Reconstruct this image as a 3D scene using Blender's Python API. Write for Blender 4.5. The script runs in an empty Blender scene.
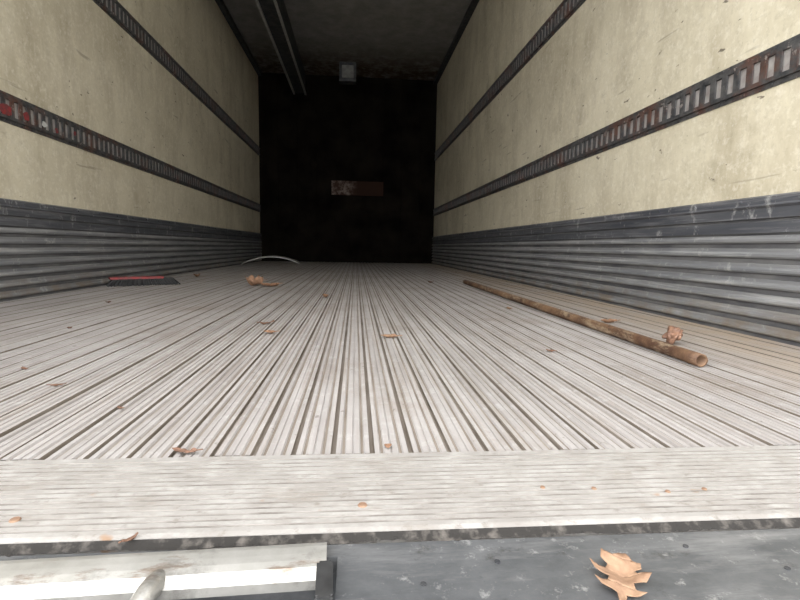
import bpy, bmesh, math, random
from mathutils import Matrix, Vector, noise
random.seed(7)
SC=bpy.context.scene
COL=SC.collection
XL,XR,YF,YB,H=-1.36,1.14,0.55,7.35,2.60

# ---------------- materials ----------------
def newmat(name,spec=None):
    m=bpy.data.materials.new(name); m.use_nodes=True
    nt=m.node_tree; b=nt.nodes['Principled BSDF']
    if spec is not None: b.inputs['Specular IOR Level'].default_value=spec
    return m,nt,b
def coords(nt,scale=(1,1,1)):
    tc=nt.nodes.new('ShaderNodeTexCoord'); mp=nt.nodes.new('ShaderNodeMapping')
    mp.inputs['Scale'].default_value=scale
    nt.links.new(tc.outputs['Object'],mp.inputs['Vector']); return mp.outputs[0]
def nz(nt,scale,s=(1,1,1),detail=6,rough=.6):
    n=nt.nodes.new('ShaderNodeTexNoise'); n.inputs['Scale'].default_value=scale
    n.inputs['Detail'].default_value=detail; n.inputs['Roughness'].default_value=rough
    nt.links.new(coords(nt,s),n.inputs['Vector']); return n.outputs[0]
def ramp(nt,src,lo,hi):
    r=nt.nodes.new('ShaderNodeMapRange'); r.inputs[1].default_value=lo; r.inputs[2].default_value=hi
    nt.links.new(src,r.inputs[0]); return r.outputs[0]
def mix(nt,fac,a,b):
    m=nt.nodes.new('ShaderNodeMix'); m.data_type='RGBA'
    if isinstance(fac,(int,float)): m.inputs[0].default_value=fac
    else: nt.links.new(fac,m.inputs[0])
    for i,c in ((6,a),(7,b)):
        if isinstance(c,tuple): m.inputs[i].default_value=(*c,1)
        else: nt.links.new(c,m.inputs[i])
    return m.outputs[2]
def bump(nt,b,src,st=.3,d=.002):
    n=nt.nodes.new('ShaderNodeBump'); n.inputs['Strength'].default_value=st; n.inputs['Distance'].default_value=d
    nt.links.new(src,n.inputs['Height']); nt.links.new(n.outputs[0],b.inputs['Normal'])
def mul(nt,a,v):
    m=nt.nodes.new('ShaderNodeMath'); m.operation='MULTIPLY'
    nt.links.new(a,m.inputs[0])
    if isinstance(v,(int,float)): m.inputs[1].default_value=v
    else: nt.links.new(v,m.inputs[1])
    return m.outputs[0]
def simple(name,c1,c2,scale=20,rough=.7,metal=0,lo=.35,hi=.65,s=(1,1,1),bs=.3,spec=None):
    m,nt,b=newmat(name,spec); n=nz(nt,scale,s)
    nt.links.new(mix(nt,ramp(nt,n,lo,hi),c1,c2),b.inputs['Base Color'])
    b.inputs['Roughness'].default_value=rough; b.inputs['Metallic'].default_value=metal
    bump(nt,b,n,bs); return m

def wall_mat():
    m,nt,b=newmat('liner_fiberglass',.15)
    c=mix(nt,ramp(nt,nz(nt,2.2,(1,1,1.5)),.35,.65),(.64,.585,.445),(.53,.48,.355))
    c=mix(nt,mul(nt,ramp(nt,nz(nt,5,(1,1,.35),8,.7),.46,.72),.65),c,(.33,.28,.19))
    c=mix(nt,mul(nt,ramp(nt,nz(nt,3,(1,.8,1),8,.75),.57,.70),.4),c,(.25,.21,.14))
    c=mix(nt,mul(nt,ramp(nt,nz(nt,40,(1,1,1),4,.75),.50,.68),.5),c,(.74,.70,.585))
    c=mix(nt,mul(nt,ramp(nt,nz(nt,90,(1,1,1),3,.7),.55,.68),.3),c,(.36,.32,.235))
    c=mix(nt,mul(nt,ramp(nt,nz(nt,14,(1,1,2.5),3,.5),.69,.73),.85),c,(.11,.09,.07))
    c=mix(nt,mul(nt,ramp(nt,nz(nt,30,(1,.08,1),3,.5),.68,.74),.5),c,(.20,.17,.13))
    nt.links.new(c,b.inputs['Base Color']); b.inputs['Roughness'].default_value=.65
    bump(nt,b,nz(nt,120),.15); return m
def floor_mat():
    m,nt,b=newmat('dusty_aluminium_floor',.25)
    c=mix(nt,ramp(nt,nz(nt,5,(9,.35,1),5,.6),.35,.65),(.385,.362,.348),(.285,.265,.25))
    c=mix(nt,mul(nt,ramp(nt,nz(nt,12,(10,.15,1),4,.6),.52,.70),.5),c,(.25,.205,.165))
    c=mix(nt,mul(nt,ramp(nt,nz(nt,2.2,(1,1,1),7,.65),.47,.66),.5),c,(.46,.44,.428))
    c=mix(nt,mul(nt,ramp(nt,nz(nt,2.8,(1,.7,1),7,.7),.53,.68),.55),c,(.235,.19,.15))
    c=mix(nt,mul(nt,ramp(nt,nz(nt,26,(1,1,1),6,.75),.54,.66),.35),c,(.52,.51,.50))
    c=mix(nt,mul(nt,ramp(nt,nz(nt,45,(1,1,1),3,.6),.66,.72),.6),c,(.14,.12,.10))
    sx=nt.nodes.new('ShaderNodeSeparateXYZ'); nt.links.new(coords(nt),sx.inputs[0])
    e=ramp(nt,sx.outputs[0],.72,1.05)
    c=mix(nt,mul(nt,mul(nt,e,ramp(nt,nz(nt,6),.25,.55)),.85),c,(.36,.285,.205))
    nt.links.new(c,b.inputs['Base Color']); b.inputs['Roughness'].default_value=.58; b.inputs['Metallic'].default_value=.15
    bump(nt,b,nz(nt,60,(1,.3,1),3),.12); return m
def scuff_mat(name,a,b_,sc,scr):
    m,nt,b=newmat(name)
    c=mix(nt,ramp(nt,nz(nt,6,(1,.25,3)),.35,.65),a,b_)
    c=mix(nt,mul(nt,ramp(nt,nz(nt,22,(1,.12,3),6,.7),.50,.66),scr),c,sc)
    c=mix(nt,mul(nt,ramp(nt,nz(nt,16,(1,1,.6),6,.75),.57,.67),.75),c,(.64,.64,.62))
    sx=nt.nodes.new('ShaderNodeSeparateXYZ'); nt.links.new(coords(nt),sx.inputs[0])
    e=ramp(nt,sx.outputs[2],.12,.0)
    c=mix(nt,mul(nt,mul(nt,e,ramp(nt,nz(nt,9),.4,.6)),.8),c,(.30,.235,.165))
    nt.links.new(c,b.inputs['Base Color']); b.inputs['Roughness'].default_value=.42; b.inputs['Metallic'].default_value=.5
    bump(nt,b,nz(nt,50,(1,.2,1)),.2); return m
def ceil_mat():
    m,nt,b=newmat('stained_ceiling',.1)
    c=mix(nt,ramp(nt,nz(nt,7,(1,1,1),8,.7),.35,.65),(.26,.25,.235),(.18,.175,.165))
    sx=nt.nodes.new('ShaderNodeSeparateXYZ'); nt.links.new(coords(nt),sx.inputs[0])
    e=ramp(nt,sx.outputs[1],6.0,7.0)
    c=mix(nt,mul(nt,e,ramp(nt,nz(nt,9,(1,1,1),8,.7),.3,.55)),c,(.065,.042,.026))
    nt.links.new(c,b.inputs['Base Color']); b.inputs['Roughness'].default_value=.8
    bump(nt,b,nz(nt,40),.3); return m
def track_mat():
    m,nt,b=newmat('track_steel')
    c=mix(nt,ramp(nt,nz(nt,35),.35,.65),(.045,.047,.05),(.12,.117,.115))
    c=mix(nt,mul(nt,ramp(nt,nz(nt,7,(1,1,1),6,.75),.50,.62),.75),c,(.15,.068,.045))
    c=mix(nt,mul(nt,ramp(nt,nz(nt,28,(1,1,1),4,.7),.62,.68),.7),c,(.40,.38,.36))
    nt.links.new(c,b.inputs['Base Color']); b.inputs['Roughness'].default_value=.5; b.inputs['Metallic'].default_value=.35
    return m
M_wall=wall_mat(); M_floor=floor_mat(); M_ceil=ceil_mat()
M_scuff=scuff_mat('scuffed_ribbed_metal',(.25,.257,.27),(.37,.372,.375),(.60,.60,.59),.75)
M_scuffd=scuff_mat('scuffed_dark_metal',(.09,.096,.112),(.16,.165,.18),(.40,.40,.41),.5)
M_scuffg=simple('rib_groove_shade',(.06,.06,.065),(.15,.148,.145),20,.7,s=(1,.3,1))  # rib grooves coloured dark to draw the shadow lines between ribs
M_groove=simple('groove_dirt',(.155,.13,.105),(.27,.235,.20),15,.9,s=(6,.4,1),spec=.1)
M_black=simple('far_end_darkness',(.003,.0027,.0024),(.011,.009,.007),3,1,spec=.0)  # near-black colour stands in for the darkness deep inside the trailer
M_trim=simple('dark_trim',(.035,.037,.042),(.08,.08,.08),20,.6,.3,spec=.2)
M_track=track_mat()
M_slotback=simple('track_backing',(.46,.44,.42),(.28,.25,.23),20,.6,.2)
M_flange=simple('duct_flange',(.42,.42,.41),(.28,.28,.27),20,.6,.2)
M_lens=simple('lamp_lens',(.20,.20,.19),(.12,.12,.11),20,.6,.0,spec=.1)
M_red=simple('red_paint',(.28,.03,.03),(.12,.04,.04),60,.6)
M_rust=simple('rust',(.16,.085,.05),(.26,.17,.11),90,.9)
M_leafs=[simple('leaf_brown',(.16,.085,.048),(.30,.17,.10),60,.75),simple('leaf_dark',(.10,.055,.035),(.18,.095,.06),60,.7),simple('leaf_tan',(.20,.115,.068),(.31,.195,.12),90,.75)]
M_blackrub=simple('black_rubber',(.01,.01,.01),(.025,.025,.025),50,.7)
def galv_mat():
    m,nt,b=newmat('galvanised_steel')
    c=mix(nt,ramp(nt,nz(nt,25),.35,.65),(.35,.34,.31),(.49,.48,.45))
    c=mix(nt,mul(nt,ramp(nt,nz(nt,30,(.5,2,1),6,.75),.55,.66),.75),c,(.19,.13,.09))
    c=mix(nt,mul(nt,ramp(nt,nz(nt,14,(1,1,1),6,.75),.54,.66),.6),c,(.17,.16,.145))
    nt.links.new(c,b.inputs['Base Color']); b.inputs['Roughness'].default_value=.36; b.inputs['Metallic'].default_value=.6
    bump(nt,b,nz(nt,60),.1); return m
M_galv=galv_mat()
M_white=simple('white_plastic',(.6,.6,.58),(.45,.45,.43),20,.5)

def sill_mat():
    m,nt,b=newmat('sill_aluminium',.25)
    c=mix(nt,ramp(nt,nz(nt,6,(1,1.5,1),8,.7),.3,.7),(.27,.252,.232),(.365,.35,.33))
    c=mix(nt,mul(nt,ramp(nt,nz(nt,25,(1,1.5,1),6,.75),.48,.66),.6),c,(.46,.45,.43))
    c=mix(nt,mul(nt,ramp(nt,nz(nt,10,(1,1.5,1),7,.75),.52,.67),.55),c,(.22,.188,.155))
    c=mix(nt,mul(nt,ramp(nt,nz(nt,70,(1,1,1),5,.7),.58,.68),.5),c,(.16,.14,.115))
    c=mix(nt,mul(nt,ramp(nt,nz(nt,22,(1,1,1),3,.6),.68,.73),.8),c,(.28,.175,.105))
    nt.links.new(c,b.inputs['Base Color']); b.inputs['Roughness'].default_value=.55; b.inputs['Metallic'].default_value=.2
    bump(nt,b,nz(nt,100,detail=3),.12); return m
M_sill=sill_mat()
M_sillg=simple('sill_groove',(.15,.135,.12),(.28,.262,.24),40,.8,s=(.5,2,1),spec=.1)  # groove shade put into a darker, dirty tone so the ridges read
def frame_mat():
    m,nt,b=newmat('worn_dark_steel')
    c=mix(nt,ramp(nt,nz(nt,14,(1,1.5,1),8,.7),.3,.7),(.085,.09,.095),(.185,.19,.195))
    c=mix(nt,mul(nt,ramp(nt,nz(nt,60,(1,1,1),6,.75),.58,.68),.7),c,(.42,.42,.41))
    c=mix(nt,mul(nt,ramp(nt,nz(nt,9,(.5,3,1),6,.75),.52,.68),.6),c,(.31,.31,.31))
    c=mix(nt,mul(nt,ramp(nt,nz(nt,26,(1,1,1),6,.7),.60,.70),.6),c,(.04,.035,.03))
    nt.links.new(c,b.inputs['Base Color']); b.inputs['Roughness'].default_value=.40; b.inputs['Metallic'].default_value=.5
    bump(nt,b,nz(nt,90),.2); return m
M_frame=frame_mat()
def pipe_mat():
    m,nt,b=newmat('rusty_pipe')
    c=mix(nt,ramp(nt,nz(nt,9,(1,.6,1),8,.7),.40,.6),(.075,.036,.02),(.22,.13,.072))
    c=mix(nt,mul(nt,ramp(nt,nz(nt,30,(1,.3,1),5,.75),.52,.64),.85),c,(.34,.26,.175))
    c=mix(nt,mul(nt,ramp(nt,nz(nt,55,(1,.5,1),5,.75),.56,.65),.8),c,(.05,.028,.02))
    nt.links.new(c,b.inputs['Base Color']); b.inputs['Roughness'].default_value=.65; b.inputs['Metallic'].default_value=.2
    bump(nt,b,nz(nt,120),.4); return m
M_pipe=pipe_mat()

# ---------------- helpers ----------------
def finish(name,bm,mats,parent=None,smooth=False):
    bmesh.ops.recalc_face_normals(bm,faces=bm.faces)
    me=bpy.data.meshes.new(name); bm.to_mesh(me); bm.free()
    for m in mats: me.materials.append(m)
    if smooth:
        for p in me.polygons: p.use_smooth=True
    o=bpy.data.objects.new(name,me); COL.objects.link(o)
    if parent: o.parent=parent
    return o
def box(bm,x0,x1,y0,y1,z0,z1,mi=0):
    v=[bm.verts.new((x,y,z)) for x in (x0,x1) for y in (y0,y1) for z in (z0,z1)]
    for q in ((0,1,3,2),(4,6,7,5),(0,4,5,1),(2,3,7,6),(0,2,6,4),(1,5,7,3)):
        bm.faces.new([v[i] for i in q]).material_index=mi
def cyl(bm,a,b,r,n=16,mi=0,caps=True,r2=None):
    a=Vector(a);b=Vector(b);d=(b-a).normalized()
    u=d.orthogonal().normalized();w=d.cross(u); r2=r if r2 is None else r2
    A=[];B=[]
    for i in range(n):
        t=2*math.pi*i/n;o=u*math.cos(t)+w*math.sin(t)
        A.append(bm.verts.new(a+o*r));B.append(bm.verts.new(b+o*r2))
    for i in range(n):
        bm.faces.new((A[i],A[(i+1)%n],B[(i+1)%n],B[i])).material_index=mi
    if caps:
        bm.faces.new(A).material_index=mi; bm.faces.new(B).material_index=mi
def tube(bm,path,r,n=20):
    path=[Vector(p) for p in path]; rs=[]
    u=Vector((1,0,0))
    for i,p in enumerate(path):
        d=(path[min(i+1,len(path)-1)]-path[max(i-1,0)]).normalized()
        u=(u-d*u.dot(d)).normalized(); w=d.cross(u)
        rs.append([bm.verts.new(p+(u*math.cos(2*math.pi*k/n)+w*math.sin(2*math.pi*k/n))*r) for k in range(n)])
    for a,b in zip(rs,rs[1:]):
        for k in range(n): bm.faces.new((a[k],a[(k+1)%n],b[(k+1)%n],b[k]))
    bm.faces.new(rs[0]); bm.faces.new(rs[-1])
def empty(name,loc=(0,0,0)):
    o=bpy.data.objects.new(name,None); o.location=loc; COL.objects.link(o); return o

# ---------------- shell ----------------
bm=bmesh.new(); box(bm,XL-.06,XL,.42,YB,-.05,H); finish('wall_left',bm,[M_wall])
bm=bmesh.new(); box(bm,XR,XR+.06,.42,YB,-.05,H); finish('wall_right',bm,[M_wall])
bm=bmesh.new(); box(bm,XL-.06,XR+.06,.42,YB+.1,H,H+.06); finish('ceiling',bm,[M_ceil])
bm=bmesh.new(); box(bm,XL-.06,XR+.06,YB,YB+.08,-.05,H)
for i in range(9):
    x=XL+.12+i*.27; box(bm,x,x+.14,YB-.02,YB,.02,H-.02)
finish('wall_back',bm,[M_black])  # black end wall placed where the trailer would fade into the dark

bm=bmesh.new()
pts=[];mi=[]
NT=56; x=XL; w=2.5/NT
for i in range(NT):
    g=.0060; top=w-g
    prof=[(0,-.006,1),(0,0,0),(top*.14,0,0),(top*.18,-.0025,1),(top*.26,-.0025,0),(top*.30,0,0),
          (top*.47,0,0),(top*.49,-.0015,0),(top*.52,-.0015,0),(top*.54,0,0),
          (top*.70,0,0),(top*.74,-.0025,1),(top*.82,-.0025,0),(top*.86,0,0),(top,0,1),(top,-.006,1)]
    jz=random.uniform(-.0010,.0010)
    for a,b_,m_ in prof:
        pts.append((x+a,b_+(jz if b_>-.005 else 0))); mi.append(m_)
    x+=w
pts.append((XR,-.006)); mi.append(1)
A=[bm.verts.new((a,YF,z)) for a,z in pts]; B=[bm.verts.new((a,YB,z)) for a,z in pts]
for i in range(len(pts)-1):
    bm.faces.new((A[i],A[i+1],B[i+1],B[i])).material_index=mi[i]
box(bm,XL,XR,YF-.003,YB,-.05,-.0065,1)
finish('floor',bm,[M_floor,M_groove])

def scuff(side,name):
    X=XL if side<0 else XR; s=1 if side<0 else -1
    prof=[(.012,0.0,2)]
    zs=[(.008,.040),(.050,.082),(.092,.124),(.134,.166),(.176,.208),(.218,.250),(.260,.286)]
    for z0,z1 in zs:
        prof+=[(.006,z0,2),(.013,z0+.003,0),(.019,z0+.008,0),(.019,z0+.014,0),(.013,z0+.020,0),(.013,z1-.002,2),(.006,z1,2)]
    prof+=[(.012,.292,1),(.012,.322,2),(.004,.325,2),(.004,.329,2),(.012,.332,1),(.012,.360,1),(.020,.366,1),(.012,.372,1),(.012,.390,1),(.005,.395,1),(.0,.396,1)]
    bm=bmesh.new()
    A=[bm.verts.new((X+s*a,.45,z)) for a,z,_ in prof];B=[bm.verts.new((X+s*a,YB,z)) for a,z,_ in prof]
    for i in range(len(prof)-1): bm.faces.new((A[i],A[i+1],B[i+1],B[i])).material_index=prof[i][2]
    y=.6
    while y<YB:
        cyl(bm,(X+s*.012,y,.382),(X+s*.0155,y,.382),.005,8,1); y+=.2
    return finish(name,bm,[M_scuff,M_scuffd,M_scuffg])
scuff(-1,'baseboard_left'); scuff(1,'baseboard_right')

def track(side,z0,z1):
    X=XL if side<0 else XR; s=1 if side<0 else -1
    e=empty('logistics_track',(X,.5,z0))
    bm=bmesh.new()
    def bx(a,b_,y0,y1,za,zb,mi=0):
        xa,xb=sorted((s*a,s*b_)); box(bm,xa,xb,y0-.5,y1-.5,za-z0,zb-z0,mi)
    y0,y1=.5,YB
    bx(0,.004,y0,y1,z0,z0+.014); bx(0,.004,y0,y1,z1-.014,z1)
    bx(.0,.012,y0,y1,z0+.014,z0+.026); bx(.0,.012,y0,y1,z1-.026,z1-.014)
    y=y0
    while y<y1-.05:
        bx(.008,.012,y,y+.023,z0+.026,z1-.026); y+=.05
    k=y0+.03
    while k<y1:
        for zz in (z0+.007,z1-.007):
            cyl(bm,(s*.004,k-.5,zz-z0),(s*.007,k-.5,zz-z0),.0045,6)
        k+=.1
    finish('rail',bm,[M_track],e)
    bm=bmesh.new(); xa,xb=sorted((s*.001,s*.003)); box(bm,xa,xb,0,y1-.5,.024,z1-z0-.024)
    finish('backing',bm,[M_slotback],e)
    return e
tl=track(-1,.69,.805); track(1,.69,.80); track(-1,1.47,1.595); track(1,1.48,1.61)
bm=bmesh.new()
for y,w_,z,hh,m in ((2.12,.10,.735,.05,0),(2.24,.05,.74,.04,0),(2.36,.05,.735,.035,1),(2.45,.03,.73,.03,0),(2.6,.03,.75,.03,0)):
    n=9; c=bm.verts.new((.0135,y-.5,z-.69)); ring=[]
    for i in range(n):
        t=2*math.pi*i/n; r=random.uniform(.6,1)
        ring.append(bm.verts.new((.0135,y-.5+math.cos(t)*w_/2*r,z-.69+math.sin(t)*hh/2*r)))
    for i in range(n): bm.faces.new((c,ring[i],ring[(i+1)%n])).material_index=m
finish('sticker',bm,[M_red,M_white],tl)

for i,(xa,xb) in enumerate(((XL,XL+.05),(XR-.05,XR))):
    bm=bmesh.new(); box(bm,xa,xb,.5,YB,H-.05,H); finish('trim_%d'%(i+1),bm,[M_trim])

e=empty('ceiling_air_duct',(-.79,.6,2.32))
bm=bmesh.new(); box(bm,-.075,.075,0,YB-.62,.02,.28); finish('body',bm,[M_trim],e)
bm=bmesh.new()
box(bm,-.09,-.068,0,YB-.62,0,.02); box(bm,.068,.09,0,YB-.62,0,.02); finish('flanges',bm,[M_flange],e)

e=empty('ceiling_lamp',(-.12,6.85,H))
bm=bmesh.new(); box(bm,-.11,.11,-.07,.07,-.24,0); bmesh.ops.bevel(bm,geom=bm.edges[:],offset=.012,segments=2); finish('housing',bm,[M_trim],e)
bm=bmesh.new(); box(bm,-.075,.075,-.085,-.068,-.20,-.045); bmesh.ops.bevel(bm,geom=bm.edges[:],offset=.008,segments=2); finish('lens',bm,[M_lens],e)

e=empty('notice_plate',(.02,YB-.025,1.06))
bm=bmesh.new(); box(bm,-.37,.37,-.004,.004,-.10,.10)
m,nt,b=newmat('notice_print',.05)
sx=nt.nodes.new('ShaderNodeSeparateXYZ'); nt.links.new(coords(nt),sx.inputs[0])
c=mix(nt,ramp(nt,nz(nt,9,(1,1,1.6),5,.7),.40,.55),(.15,.12,.105),(.04,.024,.018))
c=mix(nt,ramp(nt,sx.outputs[0],-.14,.0),c,(.026,.014,.010))
nt.links.new(c,b.inputs['Base Color']); b.inputs['Roughness'].default_value=.9; finish('plate',bm,[m],e)

# ---------------- threshold & rear frame ----------------
bm=bmesh.new()
pr=[(.391,-.03,0),(.391,0.0012,0)]
y=.396
while y<.532:
    pr+= [(y,.0022,0),(y+.0062,.0022,1),(y+.0070,.0002,1),(y+.0084,.0002,1)]; y+=.0092
pr+=[(y,.0022,0),(.545,.002,0),(.547,-.03,0)]
A=[bm.verts.new((XL-.06,a,z)) for a,z,_ in pr];B=[bm.verts.new((XR+.06,a,z)) for a,z,_ in pr]
for i in range(len(pr)-1): bm.faces.new((A[i],A[i+1],B[i+1],B[i])).material_index=pr[i][2]
finish('door_threshold',bm,[M_sill,M_sillg])
for (x,y) in ((.008,.431),(-.282,.423),(.305,.440),(.185,.455),(.345,.443),(.235,.45),(-.55,.43),(.6,.45)):
    bm=bmesh.new(); r=.0045 if x in(.008,-.282) else .0026
    cyl(bm,(0,0,0),(0,0,.0012),r,12,r2=r*.8); o=finish('rusty_screw',bm,[M_rust]); o.location=(x,y,.0022)

e=empty('rear_frame',(0,.38,0))
bm=bmesh.new()
Z=-.004
def fb(x0,x1,y0,y1,z0,z1): box(bm,x0,x1,y0-.38,y1-.38,z0,z1)
fb(-.012,XR+.12,.20,.382,-.02,Z); fb(XL-.12,-.6,.20,.382,-.02,Z)
fb(-.6,-.012,.366,.382,-.02,Z)
fb(-.6,-.012,.20,.25,-.02,Z)
fb(XL-.12,XR+.12,.20,.215,-.22,-.02)
fb(-.62,0,.22,.38,-.075,-.07); fb(-.62,0,.372,.38,-.07,-.02); fb(-.012,-.005,.22,.38,-.07,-.02)
finish('plate',bm,[M_frame],e)
bm=bmesh.new()
for (x,y) in ((.11,.352),(.27,.362),(.05,.33),(.33,.33)): cyl(bm,(x,y-.38,Z),(x,y-.38,Z+.001),.0022,10)
finish('rivets',bm,[M_trim],e)
bm=bmesh.new(); N=1200; rows=[]
for i in range(N+1):
    x=XL+(XR-XL)*i/N
    n1=noise.noise(Vector((x*18,0,0)))*.004+noise.noise(Vector((x*90,3,0)))*.0025+noise.noise(Vector((x*240,8,0)))*.0015
    rows.append([bm.verts.new((x,.3908-.38,.0006)),bm.verts.new((x,.389-.38,-.001+n1*.3)),bm.verts.new((x,.386-.38+n1*.4,-.0025+n1*.3)),bm.verts.new((x,.3835-.38+n1,Z+.0002))])
for i in range(N):
    for j in range(3): bm.faces.new((rows[i][j],rows[i+1][j],rows[i+1][j+1],rows[i][j+1]))
m=simple('caulk',(.016,.014,.012),(.14,.125,.11),70,.9,0,.5,.8); finish('caulk',bm,[m],e)

e=empty('latch_handle',(-.235,.352,0)); e.rotation_euler=(0,0,math.radians(2.2))
bm=bmesh.new()
prof=[(.0175,-.008),(.0175,-.001),(.0160,.002),(.013,.0035),(.009,.0038),(.002,.0028),(-.004,.0015),(-.010,-.0005),(-.014,-.003),(-.0165,-.007),(-.017,-.014),(-.0145,-.014),(-.013,-.008)]
L0,L1=-.36,.215
A=[bm.verts.new((L0,a,z)) for a,z in prof];B=[bm.verts.new((L1,a,z)) for a,z in prof]
for i in range(len(prof)-1): bm.faces.new((A[i],A[i+1],B[i+1],B[i]))
bm.faces.new(B); bm.faces.new(A)
finish('bar',bm,[M_galv],e,False)
bm=bmesh.new()
tube(bm,[(.096,.000,-.010),(.096,-.008,-.005),(.095,-.014,-.004),(.093,-.022,-.005),(.090,-.032,-.009),(.085,-.048,-.016),(.078,-.075,-.029)],.0075)
finish('rod',bm,[M_galv],e,True)
bm=bmesh.new(); box(bm,.208,.220,-.045,-.006,-.02,.001); bmesh.ops.bevel(bm,geom=bm.edges[:],offset=.002,segments=2); finish('rubber_stop',bm,[M_blackrub],e)

# ---------------- objects ----------------
bm=bmesh.new(); a=Vector((.719,3.24,.015)); b_=Vector((.706,.945,.015))
d=(b_-a).normalized(); n=24; seg=60
u=d.orthogonal().normalized(); w_=d.cross(u); rings=[]
L=(b_-a).length
def ring(c,r,k=0): 
    return [bm.verts.new(c+(u*math.cos(2*math.pi*i/n)+w_*math.sin(2*math.pi*i/n))*(r+k*noise.noise(Vector((i*.5,c.y*8,0))))) for i in range(n)]
for i in range(seg+1):
    rings.append(ring(a+d*L*i/seg,.0138,.0008))
rings.append(ring(b_,.0105)); rings.append(ring(b_-d*.25,.0105))
for r0,r1 in zip(rings,rings[1:]):
    for i in range(n): bm.faces.new((r0[i],r0[(i+1)%n],r1[(i+1)%n],r1[i]))
bm.faces.new(rings[0]); bm.faces.new(rings[-1])
finish('rusty_pipe',bm,[M_pipe],None,True)

def leaf(loc,L,Wd,rot,mat,curl=.3,lobes=3,seed=0,lift=0,name='dry_leaf',rough=.15):
    bm=bmesh.new(); N=28; C=8; g=[]
    for i in range(N+1):
        t=i/N; w=Wd*.5*(math.sin(math.pi*min(1,t*.96+.02))**.7)
        if lobes: w*=(.55+.45*abs(math.sin(math.pi*(lobes*t+.1)))**.8)
        row=[]
        for j in range(C+1):
            s=(j/C-.5)*2
            x=s*w+.04*L*math.sin(t*3+seed); y=(t-.5)*L+abs(s)*w*.35
            z=curl*(s*s)*w+curl*L*.5*(t-.5)**2*2+rough*L*noise.noise(Vector((s*1.5+seed*7,t*4,seed)))*.6
            row.append(bm.verts.new((x,y,z)))
        g.append(row)
    for i in range(N):
        for j in range(C): bm.faces.new((g[i][j],g[i+1][j],g[i+1][j+1],g[i][j+1]))
    m=g[0][C//2].co; cyl(bm,m,m+Vector((L*.03,-L*.22,L*.03)),L*.012,6)
    mz=min(v.co.z for v in bm.verts)
    for v in bm.verts: v.co.z-=mz
    o=finish(name,bm,[mat],None,True); o.location=(loc[0],loc[1],.0012+lift); o.rotation_euler=(0,0,math.radians(rot))
    sm=o.modifiers.new('thick','SOLIDIFY'); sm.thickness=.0006; sm.offset=1
    return o
leaf((-.569,2.90),.11,.09,60,M_leafs[0],1.1,3,1,rough=.3)
leaf((-.475,2.86),.10,.06,110,M_leafs[0],.6,2,2)
leaf((-.132,2.27),.055,.03,10,M_leafs[0],.9,2,4)
leaf((-.224,1.335),.035,.022,80,M_leafs[0],.5,2,6)
leaf((.09,1.275),.045,.028,70,M_leafs[2],.5,2,7)
leaf((-.26,1.50),.05,.014,-50,M_leafs[1],.5,0,8)
leaf((-.48,.84),.022,.006,-60,M_leafs[1],.4,0,9)
leaf((.04,.565),.010,.008,0,M_leafs[0],.6,0,10)
leaf((-.19,.560),.030,.010,80,M_leafs[1],.4,3,11)
leaf((-.175,.3885),.013,.003,-30,M_leafs[1],.6,0,12,.001)
leaf((-.77,1.41),.02,.012,20,M_leafs[1],.4,0,13)
leaf((-.95,2.01),.03,.02,20,M_leafs[1],.4,0,14)
leaf((-1.11,3.63),.06,.05,20,M_leafs[0],.8,2,15)
leaf((.826,1.55),.05,.03,80,M_leafs[0],.5,2,16)
leaf((.60,1.9),.03,.02,20,M_leafs[2],.5,0,18)
leaf((.45,1.1),.02,.012,50,M_leafs[1],.5,0,19)
leaf((.50,3.3),.05,.03,20,M_leafs[1],.5,2,20)
leaf((-.60,.95),.018,.007,50,M_leafs[1],.5,0,21)
leaf((-.33,.72),.012,.005,50,M_leafs[1],.5,0,22)

bm=bmesh.new()
half=[(.000,.0015),(.010,.003),(.014,.012),(.021,.017),(.020,.009),(.026,.008),(.030,.017),(.038,.021),(.036,.011),(.042,.009),(.046,.014),(.053,.014),(.051,.007),(.060,.002)]
half=[(t-.028,w) for t,w in half]
left=[(-w*1.05-.001,t) for t,w in half]; right=[(w*.9,t+.002*math.sin(i*1.7)) for i,(t,w) in enumerate(half)]
mid=[(0,t) for t,w in half]
Lv=[bm.verts.new((x,y,0)) for x,y in left];Rv=[bm.verts.new((x,y,0)) for x,y in right];Mv=[bm.verts.new((x,y,0)) for x,y in mid]
for i in range(len(half)-1):
    for P_,Q_ in ((Lv,Mv),(Mv,Rv)): bm.faces.new((P_[i],P_[i+1],Q_[i+1],Q_[i]))
bmesh.ops.subdivide_edges(bm,edges=bm.edges[:],cuts=3,use_grid_fill=True)
for v in bm.verts:
    x,y,z=v.co; v.co.z=abs(x)*.26+ (y/.03)**2*.003+.0045*noise.noise(Vector((x*70,y*60,2)))
mz=min(v.co.z for v in bm.verts)
cyl(bm,(0,-.026,mz+.004),(-.003,-.044,mz+.002),.0008,6)
for v in bm.verts: v.co.z-=mz
o=finish('oak_leaf',bm,[M_leafs[2]],None,True); o.location=(.193,.320,-.0035); o.rotation_euler=(0,0,math.radians(-28)); o.scale=(1,.95,.95)
sm=o.modifiers.new('thick','SOLIDIFY'); sm.thickness=.0005; sm.offset=1

bm=bmesh.new(); bmesh.ops.create_icosphere(bm,subdivisions=5,radius=1)
for v in bm.verts:
    p=v.co.copy(); k=1+.40*(abs(noise.noise(p*1.1+Vector((3,1,7))))*2-.4)+.10*noise.noise(p*3)
    v.co=Vector((p.x*.019*k+p.z*.004,p.y*.022*k,p.z*.018*k+p.x*.004))
mz=min(v.co.z for v in bm.verts)
for v in bm.verts: v.co.z-=mz
o=finish('crumpled_leaf',bm,[simple('crumpled_brown',(.09,.045,.03),(.26,.14,.085),70,.6)],None,True); o.location=(.808,1.19,.001)

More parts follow.
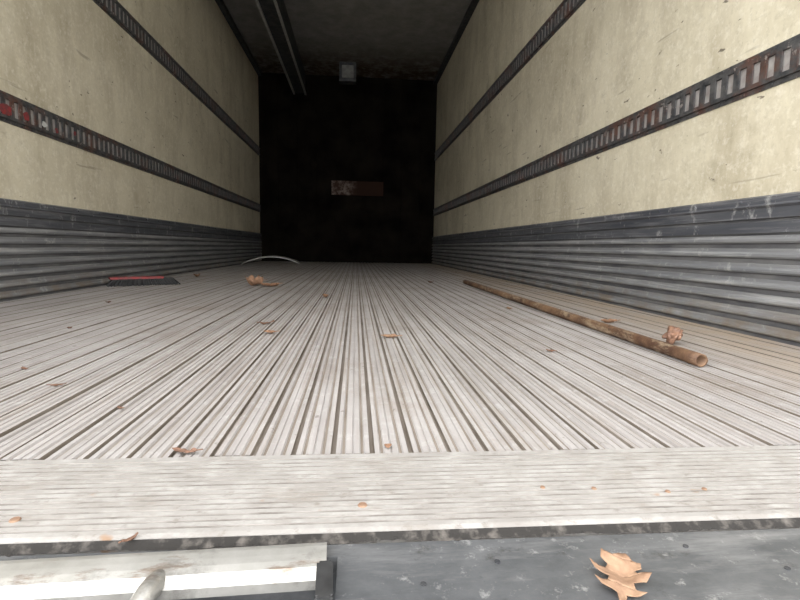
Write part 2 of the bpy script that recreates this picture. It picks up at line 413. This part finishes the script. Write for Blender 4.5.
ang=math.atan2(.18,.27); e=empty('broom_head',(-1.17,2.88,0)); e.rotation_euler=(0,0,ang)
bm=bmesh.new(); box(bm,-.165,.10,-.028,.028,.036,.048); bmesh.ops.bevel(bm,geom=bm.edges[:],offset=.005,segments=2)
finish('block',bm,[M_red],e)
bm=bmesh.new()
for i in range(40):
    for j in range(7):
        x=-.16+i*.0083; y=-.024+j*.008
        cyl(bm,(x*.9,y,.038),(x*1.10+random.uniform(-.008,.008),y*1.5+random.uniform(-.006,.006),.001),.0035,5,r2=.0028)
finish('bristles',bm,[M_blackrub],e)

bm=bmesh.new(); N=30; R_=[]
for i in range(N+1):
    t=i/N; x=-1.29+.60*t; y=5.85+.45*t; z=.012+.085*math.sin(math.pi*t)**.8
    R_.append([bm.verts.new((x,y-.05,z-.004)),bm.verts.new((x,y+.06,z+.012)),bm.verts.new((x,y+.06,z+.006)),bm.verts.new((x,y-.05,z-.010))])
for p,q in zip(R_,R_[1:]):
    for j in range(4): bm.faces.new((p[j],q[j],q[(j+1)%4],p[(j+1)%4]))
bm.faces.new(R_[0]);bm.faces.new(R_[-1])
finish('bent_plastic_strip',bm,[M_white],None,True)

# ---------------- outside ----------------
bm=bmesh.new(); box(bm,-15,15,-20,.1,-1.3,-1.25)
finish('ground',bm,[simple('asphalt',(.25,.245,.235),(.35,.34,.32),30,.9)])
w=bpy.data.worlds.new('sky'); SC.world=w; w.use_nodes=True
nt=w.node_tree; bg=nt.nodes['Background']
tc=nt.nodes.new('ShaderNodeTexCoord'); sp=nt.nodes.new('ShaderNodeSeparateXYZ'); nt.links.new(tc.outputs['Generated'],sp.inputs[0])
# overcast sky, with extra brightness added on the left to lift the right wall
mr=nt.nodes.new('ShaderNodeMapRange'); mr.inputs[1].default_value=-1; mr.inputs[2].default_value=1; mr.inputs[3].default_value=8.0; mr.inputs[4].default_value=3.6
nt.links.new(sp.outputs[0],mr.inputs[0]); nt.links.new(mr.outputs[0],bg.inputs[1])
bg.inputs[0].default_value=(.98,.98,.99,1)

# camera
f=500;yaw=math.atan(45/f);pt=math.atan(53/f)
R=Matrix.Rotation(-yaw,4,'Z')@Matrix.Rotation(math.pi/2-pt,4,'X')@Matrix.Rotation(math.radians(1),4,'Z')
cam=bpy.data.cameras.new('camera'); co=bpy.data.objects.new('camera',cam); COL.objects.link(co)
co.matrix_world=Matrix.Translation((0,0,.235))@R
cam.sensor_width=36; cam.lens=22.5; cam.clip_start=.01
SC.camera=co
SC.view_settings.view_transform='Standard'
